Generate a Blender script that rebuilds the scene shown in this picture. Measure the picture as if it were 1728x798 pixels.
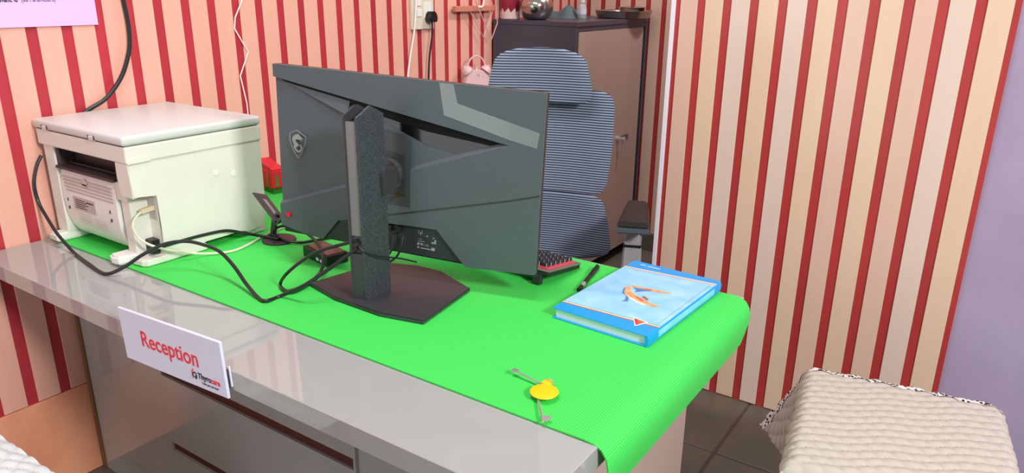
import bpy, bmesh, math, random
from mathutils import Matrix, Vector
random.seed(7)
scene = bpy.context.scene
for o in list(bpy.data.objects):
    bpy.data.objects.remove(o, do_unlink=True)
COL = scene.collection
PI = math.pi

# ------------------------------------------------------------------ camera
YAW, PIT, ROL = 0.593759, 0.324488, 0.011137
def cam_axes():
    f = Vector((-math.sin(YAW)*math.cos(PIT), math.cos(YAW)*math.cos(PIT), -math.sin(PIT)))
    r = Vector((math.cos(YAW), math.sin(YAW), 0)); u = r.cross(f)
    r2 = r*math.cos(ROL) + u*math.sin(ROL); u2 = u*math.cos(ROL) - r*math.sin(ROL)
    return r2, u2, f
r_, u_, f_ = cam_axes()
cd = bpy.data.cameras.new('camera'); cam = bpy.data.objects.new('camera', cd); COL.objects.link(cam)
M = Matrix((r_, u_, -f_)).transposed().to_4x4(); M.translation = Vector((0.4303, -0.7042, 1.40)); cam.matrix_world = M
cd.sensor_width = 36.0; cd.sensor_fit = 'HORIZONTAL'; cd.lens = 1254.0/1728.0*36.0; cd.clip_start = 0.02
scene.camera = cam

# ------------------------------------------------------------------ light and exposure
world = bpy.data.worlds.new('world'); scene.world = world; world.use_nodes = True
bgn = world.node_tree.nodes['Background']; bgn.inputs[0].default_value = (1.0, 0.985, 0.975, 1); bgn.inputs[1].default_value = 0.42
def area_light(name, loc, target, sx, sy, power, color, shape='RECTANGLE'):
    l = bpy.data.lights.new(name, 'AREA'); l.shape = shape; l.size = sx; l.size_y = sy; l.energy = power; l.color = color
    o = bpy.data.objects.new(name, l); COL.objects.link(o); o.location = loc
    o.rotation_euler = (Vector(target)-Vector(loc)).to_track_quat('-Z', 'Y').to_euler()
    return o
area_light('wall_lamp_light', (2.6, -0.58, 2.65), (-0.7, 0.55, 0.85), 0.55, 0.55, 125, (1.0, 0.98, 0.96))
area_light('ceiling_lamp_light', (-0.5, 0.1, 2.75), (-0.5, 0.1, 0), 1.2, 0.25, 24, (1.0, 0.97, 0.95))
area_light('rear_ceiling_lamp_light', (-0.35, 2.45, 2.6), (-0.9, 2.3, 0.6), 0.5, 0.12, 20, (1.0, 0.95, 0.92))
area_light('doorway_daylight', (-1.15, -2.4, 1.05), (-0.75, 1.0, 1.0), 0.9, 1.9, 11, (0.93, 0.97, 1.0))
scene.view_settings.view_transform = 'Standard'; scene.view_settings.look = 'None'
scene.view_settings.exposure = 0.06; scene.view_settings.gamma = 1.0
try: scene.view_settings.use_curve_mapping = False
except Exception: pass

# ------------------------------------------------------------------ materials
def lin(c):
    if isinstance(c, str):
        c = tuple(int(c[i:i+2], 16)/255 for i in (0, 2, 4))
    return tuple(v/12.92 if v <= .04045 else ((v+.055)/1.055)**2.4 for v in c) + (1,)
def mat(name, col, rough=.5, metal=0., spec=.5, var=0., vscale=20., vcol=None, stretch=(1, 1, 1), bump=0., bscale=200., coat=0., trans=0., alpha=1., emit=0.):
    m = bpy.data.materials.new(name); m.use_nodes = True
    nt = m.node_tree; b = nt.nodes['Principled BSDF']; L = nt.links.new
    b.inputs['Base Color'].default_value = lin(col); b.inputs['Roughness'].default_value = rough
    b.inputs['Metallic'].default_value = metal; b.inputs['Specular IOR Level'].default_value = spec
    b.inputs['Coat Weight'].default_value = coat; b.inputs['Transmission Weight'].default_value = trans; b.inputs['Alpha'].default_value = alpha
    if var or bump:
        g = nt.nodes.new('ShaderNodeNewGeometry'); mp = nt.nodes.new('ShaderNodeMapping'); mp.inputs['Scale'].default_value = stretch
        L(g.outputs['Position'], mp.inputs['Vector'])
    if var:
        n = nt.nodes.new('ShaderNodeTexNoise'); n.inputs['Scale'].default_value = vscale; n.inputs['Detail'].default_value = 4
        mx = nt.nodes.new('ShaderNodeMix'); mx.data_type = 'RGBA'
        c2 = lin(vcol) if vcol else tuple(max(0, v*(1-var)) for v in lin(col)[:3]) + (1,)
        rp = nt.nodes.new('ShaderNodeValToRGB'); rp.color_ramp.elements[0].position = .35; rp.color_ramp.elements[1].position = .68
        L(mp.outputs[0], n.inputs['Vector']); L(n.outputs['Fac'], rp.inputs[0]); L(rp.outputs[0], mx.inputs[0])
        mx.inputs[6].default_value = lin(col); mx.inputs[7].default_value = c2
        L(mx.outputs[2], b.inputs['Base Color'])
    if bump:
        n2 = nt.nodes.new('ShaderNodeTexNoise'); n2.inputs['Scale'].default_value = bscale; n2.inputs['Detail'].default_value = 3
        bp = nt.nodes.new('ShaderNodeBump'); bp.inputs['Strength'].default_value = bump; bp.inputs['Distance'].default_value = .001
        L(mp.outputs[0], n2.inputs['Vector']); L(n2.outputs['Fac'], bp.inputs['Height']); L(bp.outputs[0], b.inputs['Normal'])
    return m
def wood_mat(name, c1, c2, rough=.38):
    m = bpy.data.materials.new(name); m.use_nodes = True; nt = m.node_tree; b = nt.nodes['Principled BSDF']; L = nt.links.new
    g = nt.nodes.new('ShaderNodeNewGeometry'); mp = nt.nodes.new('ShaderNodeMapping'); mp.inputs['Scale'].default_value = (60, 60, 2.2)
    n = nt.nodes.new('ShaderNodeTexNoise'); n.inputs['Scale'].default_value = 1.6; n.inputs['Detail'].default_value = 6; n.inputs['Distortion'].default_value = .6
    n2 = nt.nodes.new('ShaderNodeTexNoise'); n2.inputs['Scale'].default_value = 9
    mp2 = nt.nodes.new('ShaderNodeMapping'); mp2.inputs['Scale'].default_value = (1, 1, .12)
    mx = nt.nodes.new('ShaderNodeMix'); mx.data_type = 'RGBA'; mx.inputs[6].default_value = lin(c1); mx.inputs[7].default_value = lin(c2)
    rp = nt.nodes.new('ShaderNodeValToRGB'); rp.color_ramp.elements[0].position = .3; rp.color_ramp.elements[1].position = .8
    ad = nt.nodes.new('ShaderNodeMath'); ad.operation = 'MULTIPLY_ADD'; ad.inputs[1].default_value = .45
    L(g.outputs['Position'], mp.inputs[0]); L(mp.outputs[0], n.inputs['Vector']); L(g.outputs['Position'], mp2.inputs[0]); L(mp2.outputs[0], n2.inputs['Vector'])
    md = nt.nodes.new('ShaderNodeMath'); md.operation = 'MULTIPLY'; md.inputs[1].default_value = .55
    L(n2.outputs['Fac'], md.inputs[0]); L(n.outputs['Fac'], ad.inputs[0]); L(md.outputs[0], ad.inputs[2])
    L(ad.outputs[0], rp.inputs[0]); L(rp.outputs[0], mx.inputs[0]); L(mx.outputs[2], b.inputs['Base Color'])
    b.inputs['Roughness'].default_value = rough
    return m
def stripe_mat(name, c1, c2, axis, period, duty=.5, rough=.7, bump=0., coord='Object'):
    m = bpy.data.materials.new(name); m.use_nodes = True; nt = m.node_tree; b = nt.nodes['Principled BSDF']; L = nt.links.new
    tc = nt.nodes.new('ShaderNodeTexCoord'); sx = nt.nodes.new('ShaderNodeSeparateXYZ'); L(tc.outputs[coord], sx.inputs[0])
    d = nt.nodes.new('ShaderNodeMath'); d.operation = 'MULTIPLY'; d.inputs[1].default_value = 2*PI/period; L(sx.outputs[axis], d.inputs[0])
    s = nt.nodes.new('ShaderNodeMath'); s.operation = 'SINE'; L(d.outputs[0], s.inputs[0])
    mr = nt.nodes.new('ShaderNodeMapRange'); mr.inputs[1].default_value = -.6; mr.inputs[2].default_value = .6; L(s.outputs[0], mr.inputs[0])
    mx = nt.nodes.new('ShaderNodeMix'); mx.data_type = 'RGBA'; mx.inputs[6].default_value = lin(c1); mx.inputs[7].default_value = lin(c2)
    L(mr.outputs[0], mx.inputs[0]); L(mx.outputs[2], b.inputs['Base Color']); b.inputs['Roughness'].default_value = rough
    if bump:
        bp = nt.nodes.new('ShaderNodeBump'); bp.inputs['Strength'].default_value = bump; bp.inputs['Distance'].default_value = .0015
        L(mr.outputs[0], bp.inputs['Height']); L(bp.outputs[0], b.inputs['Normal'])
    return m
def fleck_mat(name, base, fleck, scale, thresh):
    m = bpy.data.materials.new(name); m.use_nodes = True; nt = m.node_tree; b = nt.nodes['Principled BSDF']; L = nt.links.new
    tc = nt.nodes.new('ShaderNodeTexCoord'); v = nt.nodes.new('ShaderNodeTexVoronoi'); v.inputs['Scale'].default_value = scale
    L(tc.outputs['Object'], v.inputs['Vector'])
    lt = nt.nodes.new('ShaderNodeMath'); lt.operation = 'LESS_THAN'; lt.inputs[1].default_value = thresh; L(v.outputs['Distance'], lt.inputs[0])
    mx = nt.nodes.new('ShaderNodeMix'); mx.data_type = 'RGBA'; mx.inputs[6].default_value = lin(base); mx.inputs[7].default_value = lin(fleck)
    L(lt.outputs[0], mx.inputs[0]); L(mx.outputs[2], b.inputs['Base Color']); b.inputs['Roughness'].default_value = .85
    return m

MT = {}
MT['slat_l'] = wood_mat('pink_pine_slat', 'E6AE9C', 'DFA18F')
MT['slat_r'] = wood_mat('pale_pine_slat', 'DFC5B4', 'D7B5A4', .25)
for k_, (a_, b_) in enumerate((('E0C6AC', 'DCBDA2'), ('DECABC', 'DAC2B4'), ('DDBEAB', 'D9B4A2'))): MT['slat_r%d' % k_] = wood_mat('partition_slat_tone_%s' % 'abc'[k_], a_, b_, .22)
MT['red'] = mat('red_strip', 'B8323F', .4, var=.18, vscale=6, stretch=(1, 1, .3))
MT['red_r'] = mat('red_strip_right', 'B23C3A', .3, var=.15, vscale=6, stretch=(1, 1, .3))
MT['peach'] = mat('peach_board', 'EBA381', .3, var=.2, vscale=7, vcol='E0906E')
MT['white_trim'] = mat('white_trim', 'E8E6F0', .4)
MT['lavender'] = mat('lavender_plaster', 'A99AB8', .75, var=.1, vscale=3, vcol='9C8DAC')
MT['grout'] = mat('grout', '5B4A40', .9)
MT['stone'] = mat('green_grey_stone', '5A5D52', .45, var=.3, vscale=6, vcol='6E6258')
MT['laminate'] = mat('grey_gloss_laminate', 'A3A4A2', .035, spec=1.0)
MT['lam_edge'] = mat('grey_edge_band', 'A5A09C', .09, spec=.6)
MT['lam_side'] = mat('taupe_side_laminate', 'B9A39A', .3)
MT['dark_groove'] = mat('brown_groove', '4E2014', .5)
MT['brown'] = mat('brown_gap_shade', '7A5233', .5)  # colour of the shadow gap at the panel's left end
MT['mat'] = stripe_mat('green_rubber_mat', '33C449', '46E05C', 'X', .0042, rough=.6, bump=.3, coord='UV')
MT['mat_edge'] = mat('green_mat_edge', '2BD848', .6)
MT['ivory'] = mat('ivory_plastic', 'E2E0D6', .42, var=.05, vscale=8)
MT['ivory_lid'] = mat('pale_grey_plastic', 'CFD0CC', .4)
MT['rearwhite'] = mat('white_plastic', 'E6E5E0', .4)
MT['darkplastic'] = mat('dark_brown_plastic', '3A3030', .5)
MT['black'] = mat('black_plastic', '141416', .4)
MT['blackrub'] = mat('black_cable_rubber', '1C1D20', .38)
MT['shell'] = mat('gunmetal_shell', '4A5459', .42, spec=.5, bump=.35, bscale=900)
MT['shell_dark'] = mat('dark_shell', '2A2F31', .4)
MT['glossblack'] = mat('gloss_black', '0E1012', .12, spec=.5)
MT['texblack'] = mat('textured_black', '3E454A', .5, bump=.9, bscale=420, var=.6, vscale=320)
MT['inlay'] = mat('brushed_inlay', '787674', .42, metal=.5)
MT['baseblk'] = mat('charcoal_base', '37353A', .42)
MT['film'] = mat('clear_tape', 'C4CFD0', .1, alpha=.15, spec=1.0)
MT['printgrey'] = mat('grey_print', '8C9290', .6)
MT['chrome'] = mat('chrome', 'DADADA', .3, metal=.8)
MT['steel'] = mat('polished_steel', 'B8B2AC', .16, metal=1)
MT['brass'] = mat('brass', 'B89A60', .3, metal=1)
MT['redplastic'] = mat('red_plastic', 'D0182A', .35)
MT['mesh'] = stripe_mat('blue_grey_mesh', '232A3C', '8E9CB4', 'Z', .0082, rough=.75)
MT['chairframe'] = mat('chair_black_plastic', '1E1F22', .45)
MT['armpad'] = mat('arm_pad_rubber', '2C2624', .6)
MT['armgrey'] = mat('arm_grey_plastic', '4A535C', .35)
MT['alu'] = mat('grey_painted_metal', '9B9C9E', .35)
MT['seatgrey'] = mat('seat_grey_fabric', '5C5F66', .85, bump=.5, bscale=600)
MT['cab_dark'] = mat('wenge_laminate', '454755', .35, var=.12, vscale=4, stretch=(1, 1, 6))
MT['cab_door'] = mat('taupe_laminate_door', 'B29A90', .4, var=.1, vscale=12, stretch=(1, 1, .1))
MT['cream_plastic'] = mat('cream_plastic', 'DDD0BE', .4)
MT['whitecord'] = mat('white_cord', 'EDE7E4', .5)
MT['creamcord'] = mat('cream_cord', 'D9D2BC', .5)
MT['poster'] = mat('lavender_poster', 'D9B7EE', .5)
MT['ink'] = mat('black_ink', '2B2430', .6)
MT['signwhite'] = mat('white_sign_board', 'D9DDF2', .4)
MT['signred'] = mat('red_lettering', 'E8283C', .5)
MT['blue'] = mat('bright_blue_cover', '0A9AE8', .3)
MT['skyblue'] = mat('sky_blue_print', '86C6EE', .3, var=.3, vscale=22, vcol='A3D6F2')
MT['spineblue'] = mat('pale_blue_spine', '8ECDEE', .3, var=.2, vscale=30, vcol='74C4E6')
MT['paper'] = mat('page_block', 'D3E3EE', .8, var=.08, vscale=60, stretch=(.1, .1, 20))
MT['orange'] = mat('print_orange', 'E8662E', .4)
MT['tan'] = mat('print_tan', 'E0B487', .4, var=.4, vscale=60, vcol='D98F4C')
MT['printwhite'] = mat('print_white', 'F0ECE8', .4)
MT['printblue'] = mat('print_deep_blue', '4A7FC0', .4)
MT['printgreen'] = mat('print_green', '1E9A52', .4)
MT['printbrown'] = mat('print_brown', '9A6A50', .4)
MT['yellow'] = mat('yellow_plastic_tag', 'F2C200', .45)
MT['cloth'] = mat('cream_quilted_cloth', 'BDB4AB', .9, bump=.25, bscale=500)
MT['cloth2'] = mat('white_quilted_cloth', 'D5DCDC', .9, bump=.25, bscale=500)
MT['trim'] = fleck_mat('embroidered_trim', 'E2DCD8', '1C1A1E', 110, .42)
MT['legwood'] = mat('stool_wood', '5A3A28', .5)
MT['pinkwood'] = mat('pink_wood_rod', 'C77F6A', .5)
MT['pinkwire'] = mat('pink_wire', 'D8A8A8', .4)
MT['clockpink'] = mat('pale_pink_clock', 'D9B6B8', .4)
MT['clockface'] = mat('clock_face', 'E4CFCB', .5)
MT['jarred'] = mat('maroon_jar', '96283F', .25)
MT['jarlace'] = mat('pale_lace_print', 'E0C2BE', .6)
MT['teal'] = mat('teal_cloth', '5C7478', .85, var=.3, vscale=30)
MT['clearplastic'] = mat('clear_plastic', 'D6D8DA', .1, alpha=.55, spec=.8)
MT['labelgrey'] = mat('grey_label', 'B9ACA8', .5)
MT['keyred'] = mat('red_key_glow_plate', 'D84A5C', .35)
MT['keyblk'] = mat('black_keycap', '26262C', .35)
MT['silver'] = mat('silver_rim', '9A9A98', .3, metal=.7)
MT['redbox'] = mat('red_box_card', 'D8142C', .35)
MT['darkgreen'] = mat('dark_mat_green', '2E6E1E', .5)
MT['plum'] = mat('plum_metal', '4A3A42', .4, metal=.3)
MT['gunmetal'] = mat('grey_metal_strut', '50555A', .35, metal=.5)
MT['glossbrown'] = mat('glossy_brown_film', '5A3A38', .15, spec=.8)

# ------------------------------------------------------------------ mesh helpers
class MB:
    def __init__(s): s.bm = bmesh.new()
    def box(s, x0, x1, y0, y1, z0, z1, bev=0, seg=2):
        r = bmesh.ops.create_cube(s.bm, size=1); vs = r['verts']
        for v in vs:
            v.co = Vector(((x0+x1)/2+v.co.x*(x1-x0), (y0+y1)/2+v.co.y*(y1-y0), (z0+z1)/2+v.co.z*(z1-z0)))
        if bev:
            es = list({e for v in vs for e in v.link_edges})
            bmesh.ops.bevel(s.bm, geom=es, offset=bev, segments=seg, affect='EDGES', profile=.5)
        return s
    def prism(s, pts, d0, d1, axis='z', bev=0):
        # polygon pts in the two other axes (in order), extruded from d0 to d1 along axis
        def mk(p, d):
            return {'z': (p[0], p[1], d), 'y': (p[0], d, p[1]), 'x': (d, p[0], p[1])}[axis]
        a = [s.bm.verts.new(mk(p, d0)) for p in pts]; b = [s.bm.verts.new(mk(p, d1)) for p in pts]
        fs = [s.bm.faces.new(a), s.bm.faces.new(b[::-1])]
        n = len(pts)
        for i in range(n):
            fs.append(s.bm.faces.new((a[i], b[i], b[(i+1) % n], a[(i+1) % n])))
        if bev:
            es = [e for e in fs[1].edges] + [e for e in fs[0].edges]
            bmesh.ops.bevel(s.bm, geom=es, offset=bev, segments=2, affect='EDGES')
        return s
    def poly(s, pts):
        s.bm.faces.new([s.bm.verts.new(p) for p in pts]); return s
    def lathe(s, prof, c=(0, 0, 0), n=24, axis='z'):
        rings = []
        for r, h in prof:
            ring = []
            for i in range(n):
                a = 2*PI*i/n; p = (r*math.cos(a), r*math.sin(a), h)
                if axis == 'x': p = (h, r*math.cos(a), r*math.sin(a))
                if axis == 'y': p = (r*math.sin(a), h, r*math.cos(a))
                ring.append(s.bm.verts.new((c[0]+p[0], c[1]+p[1], c[2]+p[2])))
            rings.append(ring)
        for a, b in zip(rings, rings[1:]):
            for i in range(n):
                s.bm.faces.new((a[i], a[(i+1) % n], b[(i+1) % n], b[i]))
        s.bm.faces.new(rings[0][::-1]); s.bm.faces.new(rings[-1])
        return s
    def tube(s, pts, r, n=8, smooth=True):
        P = [Vector(p) for p in pts]
        if smooth and len(P) > 2:
            Q = []
            for i in range(len(P)-1):
                p0 = P[max(i-1, 0)]; p1 = P[i]; p2 = P[i+1]; p3 = P[min(i+2, len(P)-1)]
                for k in range(7):
                    t = k/7
                    Q.append(.5*((2*p1)+(p2-p0)*t+(2*p0-5*p1+4*p2-p3)*t*t+(3*p1-p0-3*p2+p3)*t**3))
            Q.append(P[-1]); P = Q
        T = [(P[min(i+1, len(P)-1)]-P[max(i-1, 0)]).normalized() for i in range(len(P))]
        ref = Vector((0, 0, 1)) if abs(T[0].z) < .9 else Vector((1, 0, 0))
        u = T[0].cross(ref).normalized(); rings = []
        for p, t in zip(P, T):
            u = (u - t*u.dot(t)).normalized(); v = t.cross(u)
            rings.append([s.bm.verts.new(p + (u*math.cos(2*PI*k/n)+v*math.sin(2*PI*k/n))*r) for k in range(n)])
        for a, b in zip(rings, rings[1:]):
            for k in range(n):
                s.bm.faces.new((a[k], a[(k+1) % n], b[(k+1) % n], b[k]))
        s.bm.faces.new(rings[0][::-1]); s.bm.faces.new(rings[-1])
        return s
    def bar(s, p, q, w, h, up=(0, 0, 1)):
        p = Vector(p); q = Vector(q); t = (q-p).normalized(); u = t.cross(Vector(up)).normalized(); v = u.cross(t)
        a = [s.bm.verts.new(p+u*i*w/2+v*j*h/2) for i, j in ((-1, -1), (1, -1), (1, 1), (-1, 1))]
        b = [s.bm.verts.new(q+u*i*w/2+v*j*h/2) for i, j in ((-1, -1), (1, -1), (1, 1), (-1, 1))]
        s.bm.faces.new(a[::-1]); s.bm.faces.new(b)
        for i in range(4): s.bm.faces.new((a[i], a[(i+1) % 4], b[(i+1) % 4], b[i]))
        return s
    def grid(s, f, nu, nv):
        V = [[s.bm.verts.new(f(i/nu, j/nv)) for j in range(nv+1)] for i in range(nu+1)]
        for i in range(nu):
            for j in range(nv):
                s.bm.faces.new((V[i][j], V[i+1][j], V[i+1][j+1], V[i][j+1]))
        return s
    def build(s, name, m, parent=None, smooth=False):
        bmesh.ops.recalc_face_normals(s.bm, faces=s.bm.faces)
        me = bpy.data.meshes.new(name); s.bm.to_mesh(me); s.bm.free()
        me.materials.append(MT[m] if isinstance(m, str) else m)
        if smooth:
            for p in me.polygons: p.use_smooth = True
            try: me.set_sharp_from_angle(angle=math.radians(35))
            except Exception: pass
        o = bpy.data.objects.new(name, me); COL.objects.link(o)
        if parent: o.parent = parent
        return o
def tag(o, label, cat, group=None, kind=None):
    if label: o['label'] = label
    if cat: o['category'] = cat
    if group: o['group'] = group
    if kind: o['kind'] = kind
    return o
def thing(name, label, cat, loc=(0, 0, 0), rotz=0, group=None):
    o = bpy.data.objects.new(name, None); COL.objects.link(o); o.location = loc; o.rotation_euler = (0, 0, rotz); o.empty_display_size = .05
    return tag(o, label, cat, group)
def struct(o, label=None):
    o['kind'] = 'structure'
    if label: o['label'] = label
    return o
def dup(mesh_obj, name, parent, loc=(0, 0, 0), rot=None):
    c = mesh_obj.copy(); c.name = name; COL.objects.link(c); c.parent = parent; c.location = loc
    if rot: c.rotation_euler = rot
    return c
def text(name, body, size, X, Y, org, m, parent, align='LEFT', extr=.0002, bold=0., sx=1.):
    cu = bpy.data.curves.new(name, 'FONT'); cu.body = body; cu.size = size; cu.align_x = align; cu.extrude = extr; cu.offset = bold
    t = bpy.data.objects.new(name, cu); COL.objects.link(t)
    dg = bpy.context.evaluated_depsgraph_get(); dg.update()
    me = bpy.data.meshes.new_from_object(t.evaluated_get(dg)); bpy.data.objects.remove(t, do_unlink=True)
    X = Vector(X).normalized(); Y = Vector(Y).normalized(); Zv = X.cross(Y)
    mx = Matrix((X*sx, Y, Zv)).transposed().to_4x4(); mx.translation = Vector(org)
    me.transform(mx); me.materials.clear(); me.materials.append(MT[m])
    o = bpy.data.objects.new(name, me); COL.objects.link(o); o.parent = parent
    return o

# ================================================================== SETTING
WX = -1.683   # face of the left wall's slats sits at WX + small
# floor of stone tiles
fl = struct(MB().box(-3.2, 3.2, -2.6, 3.2, -.06, -.004).build('floor', 'grout'), 'dark green-grey stone tile floor')
tproto = None
for i in range(-5, 6):
    for j in range(-7, 4):
        x0 = -.16+.6*i; y0 = 1.345+.6*j
        if x0+.6 < -1.75 or x0 > 2.4 or y0+.6 < -1.9 or y0 > 3.05: continue
        if tproto is None:
            tproto = MB().box(0, .592, 0, .592, -.01, 0, .003, 1).build('floor_tile', 'stone', fl); tproto.location = (x0, y0, 0)
        else:
            dup(tproto, 'floor_tile', fl, (x0, y0, random.uniform(-.0012, .0008)))
# left wall: red backing, proud pine slats, peach base board
wl = struct(MB().box(-1.80, WX, -2.0, 3.02, 0, 2.7).build('wall_left', 'red'), 'striped wall of pink pine slats over red')
PITCH = .08773; S0 = .2134-.70+.70
sp = None
y = .2134 + .0306
# red strip left edges measured along the wall: first one starts at y = .2134
k = -26
while True:
    ys = .2134 + .0281 + PITCH*k; k += 1
    if ys > 3.0: break
    if sp is None:
        sp = MB().box(0, .0045, 0, PITCH-.0281, .285, 2.68, .0012, 1).build('slat', 'slat_l', wl); sp.location = (WX, ys, 0)
    else:
        dup(sp, 'slat', wl, (WX, ys, 0))
struct(MB().box(WX, WX+.006, -2.0, 3.0, 0, .283, .001, 1).build('baseboard_left', 'peach'), 'peach wooden board along the foot of the striped wall')
# back wall
wb = struct(MB().box(-1.80, 2.4, 3.0, 3.12, 0, 2.7).build('wall_back', 'red_r'), 'striped back wall behind the cabinet')
sp2 = None
for k in range(0, 24):
    xs = -1.660 + .087*k
    if sp2 is None:
        sp2 = MB().box(0, .060, 0, .0045, .10, 2.68, .0012, 1).build('slat', 'slat_r', wb); sp2.location = (xs, 2.9955, 0)
    else:
        dup(sp2, 'slat', wb, (xs, 2.9955, 0))
struct(MB().box(-1.68, 1.6, 2.985, 3.0, 0, .098, .002, 1).build('baseboard_back', 'stone'), 'low grey stone skirting under the back wall')
# partition (free standing striped screen wall right of the desk)
PY = 1.697
pt = struct(MB().box(-.566, .39, PY+.004, PY+.05, 0, 2.6).build('wall_partition', 'red_r'), 'striped partition screen beside the desk')
MB().box(-.571, -.556, PY-.002, PY+.052, 0, 2.6, .001, 1).build('edge_trim', 'white_trim', pt)
reds = [(-.5535, -.540), (-.4826, -.4569), (-.3990, -.3720), (-.3140, -.2869), (-.2281, -.2005), (-.1438, -.1145), (-.0595, -.0306), (.0260, .0552), (.1138, .1418), (.1979, .2260), (.2864, .3133), (.374, .390)]
for k_, ((a, b), (c, d)) in enumerate(zip(reds, reds[1:])):
    MB().box(b, c, PY, PY+.006, .004, 2.58, .001, 1).build('slat', 'slat_r%d' % (2, 0, 1, 0, 1, 0, 2, 0, 2, 1, 0)[k_], pt)
# lavender wall further right
struct(MB().box(.385, 3.0, PY+.02, PY+.12, 0, 2.7).build('wall_right', 'lavender'), 'lavender plastered wall to the right of the striped partition')

# ================================================================== DESK
desk = thing('reception_desk', 'grey gloss laminate reception desk with an overhanging top', 'desk', (-.84, .44, 0))
def dk(mb, name, m, smooth=False):
    o = mb.build(name, m, desk, smooth); o.location = (.84, -.44, 0); return o
DT = .74
dk(MB().box(-1.676, 0, 0, .875, .699, DT, .0015, 1), 'desk_top', 'laminate')
dk(MB().box(-1.655, -.105, .20, .216, .470, .699), 'modesty_panel', 'laminate')
dk(MB().box(-1.655, -1.266, .20, .216, 0, .470), 'modesty_panel', 'laminate')
dk(MB().box(-.560, -.105, .20, .216, 0, .470), 'modesty_panel', 'laminate')
dk(MB().box(-1.266, -.560, .20, .216, .243, .442), 'modesty_panel', 'laminate')
dk(MB().box(-1.266, -.560, .20, .216, 0, .217), 'modesty_panel', 'laminate')
for z0_, z1_ in ((.442, .470), (.217, .243)): dk(MB().box(-1.266, -.560, .207, .214, z0_, z1_), 'groove_strip', 'dark_groove')
dk(MB().box(-.562, -.556, .192, .2, 0, .699), 'panel_strip', 'lam_edge')
dk(MB().box(-1.672, -1.656, .196, .214, 0, .699), 'panel_strip', 'brown')  # brown strip painted in for the shadow gap beside the wall
dk(MB().box(-.125, -.10, .19, .85, 0, .699), 'side_panel', 'lam_side')
dk(MB().box(-1.66, -1.64, .22, .85, 0, .699), 'side_panel', 'lam_side')
dk(MB().box(-.60, -.13, .24, .80, .08, .68), 'drawer_pedestal', 'lam_side')

# ribbed green mat that hangs over the right-hand end
prof = [(-1.672, DT+.0012)]
for i in range(1, 40): prof.append((-1.672+i*(1.672-.07)/40, DT+.0012))
prof += [(-.07, .7412), (-.045, .7416), (-.025, .742), (-.008, .7405), (.006, .7345), (.0145, .722), (.018, .705), (.0165, .685), (.011, .658), (.004, .630)]
th = .0028
mtb = MB(); rowsA = []; rowsB = []
nrm = []
for i in range(len(prof)):
    a = prof[max(i-1, 0)]; b = prof[min(i+1, len(prof)-1)]
    t = Vector((b[0]-a[0], b[1]-a[1])).normalized(); nrm.append((-t.y, t.x))
Yf, Yb = .171, .862
def fy(i): return Yf
for yy in (Yf, Yb):
    rowsA.append([mtb.bm.verts.new((p[0], yy, p[1])) for p in prof])
    rowsB.append([mtb.bm.verts.new((p[0]+n_[0]*th, yy, p[1]+n_[1]*th)) for p, n_ in zip(prof, nrm)])
for i in range(len(prof)-1):
    mtb.bm.faces.new((rowsB[0][i], rowsB[0][i+1], rowsB[1][i+1], rowsB[1][i]))
    mtb.bm.faces.new((rowsA[0][i], rowsA[1][i], rowsA[1][i+1], rowsA[0][i+1]))
    mtb.bm.faces.new((rowsA[0][i], rowsA[0][i+1], rowsB[0][i+1], rowsB[0][i]))
    mtb.bm.faces.new((rowsA[1][i], rowsB[1][i], rowsB[1][i+1], rowsA[1][i+1]))
for e in (0, -1): mtb.bm.faces.new((rowsA[0][e], rowsB[0][e], rowsB[1][e], rowsA[1][e]))
arc = [0.]
for i in range(1, len(prof)): arc.append(arc[-1]+math.hypot(prof[i][0]-prof[i-1][0], prof[i][1]-prof[i-1][1]))
uvl = mtb.bm.loops.layers.uv.new('rib'); amap = {}
for R_ in rowsA+rowsB:
    for i, v in enumerate(R_): amap[v] = arc[i]
for f in mtb.bm.faces:
    for l in f.loops: l[uvl].uv = (amap[l.vert], l.vert.co.y)
tag(mtb.build('desk_mat', 'mat', None, True), 'bright green ribbed rubber mat draped over the desk and its right end', 'mat')
MZ = DT+.004   # top of the mat

# reception sign clipped to the front edge
sg = thing('reception_sign', 'white board sign reading Reception in red letters on the front edge of the desk', 'sign', (-.826, -.008, .732))
sg.rotation_euler = (0, math.radians(-3.2), 0)
MB().box(-.169, .169, -.003, .003, -.0565, .0565, .0015, 1).build('board', 'signwhite', sg)
text('lettering', 'Reception', .047, (1, 0, 0), (0, 0, 1), (-.003, -.0034, -.012), 'signred', sg, 'CENTER', bold=.0006)
text('lettering', 'Thyro', .0165, (1, 0, 0), (0, 0, 1), (.083, -.0034, -.036), 'ink', sg, bold=.0004)
text('lettering', 'care', .0165, (1, 0, 0), (0, 0, 1), (.1225, -.0034, -.036), 'signred', sg, bold=.0004)
text('lettering', 'Tests you can trust', .0065, (1, 0, 0), (0, 0, 1), (.093, -.0034, -.0455), 'ink', sg)
lg = MB(); lg.tube([(.073+.006*math.cos(t), -.0034, -.0335+.007*math.sin(t)) for t in [i*.5 for i in range(-2, 9)]], .0012, 6); lg.lathe([(.0026, -.0004), (.0026, .0004)], (.075, -.0034, -.036), 12, 'y')
lg.build('logo_mark', 'ink', sg)
MB().tube([(.066, -.0034, -.034), (.0665, -.0034, -.026), (.071, -.0034, -.020)], .0011, 6).build('logo_mark', 'signred', sg)
MB().box(.1705, .1735, .0055, .0078, -.034, .006).build('tape', 'white_trim', sg)

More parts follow.
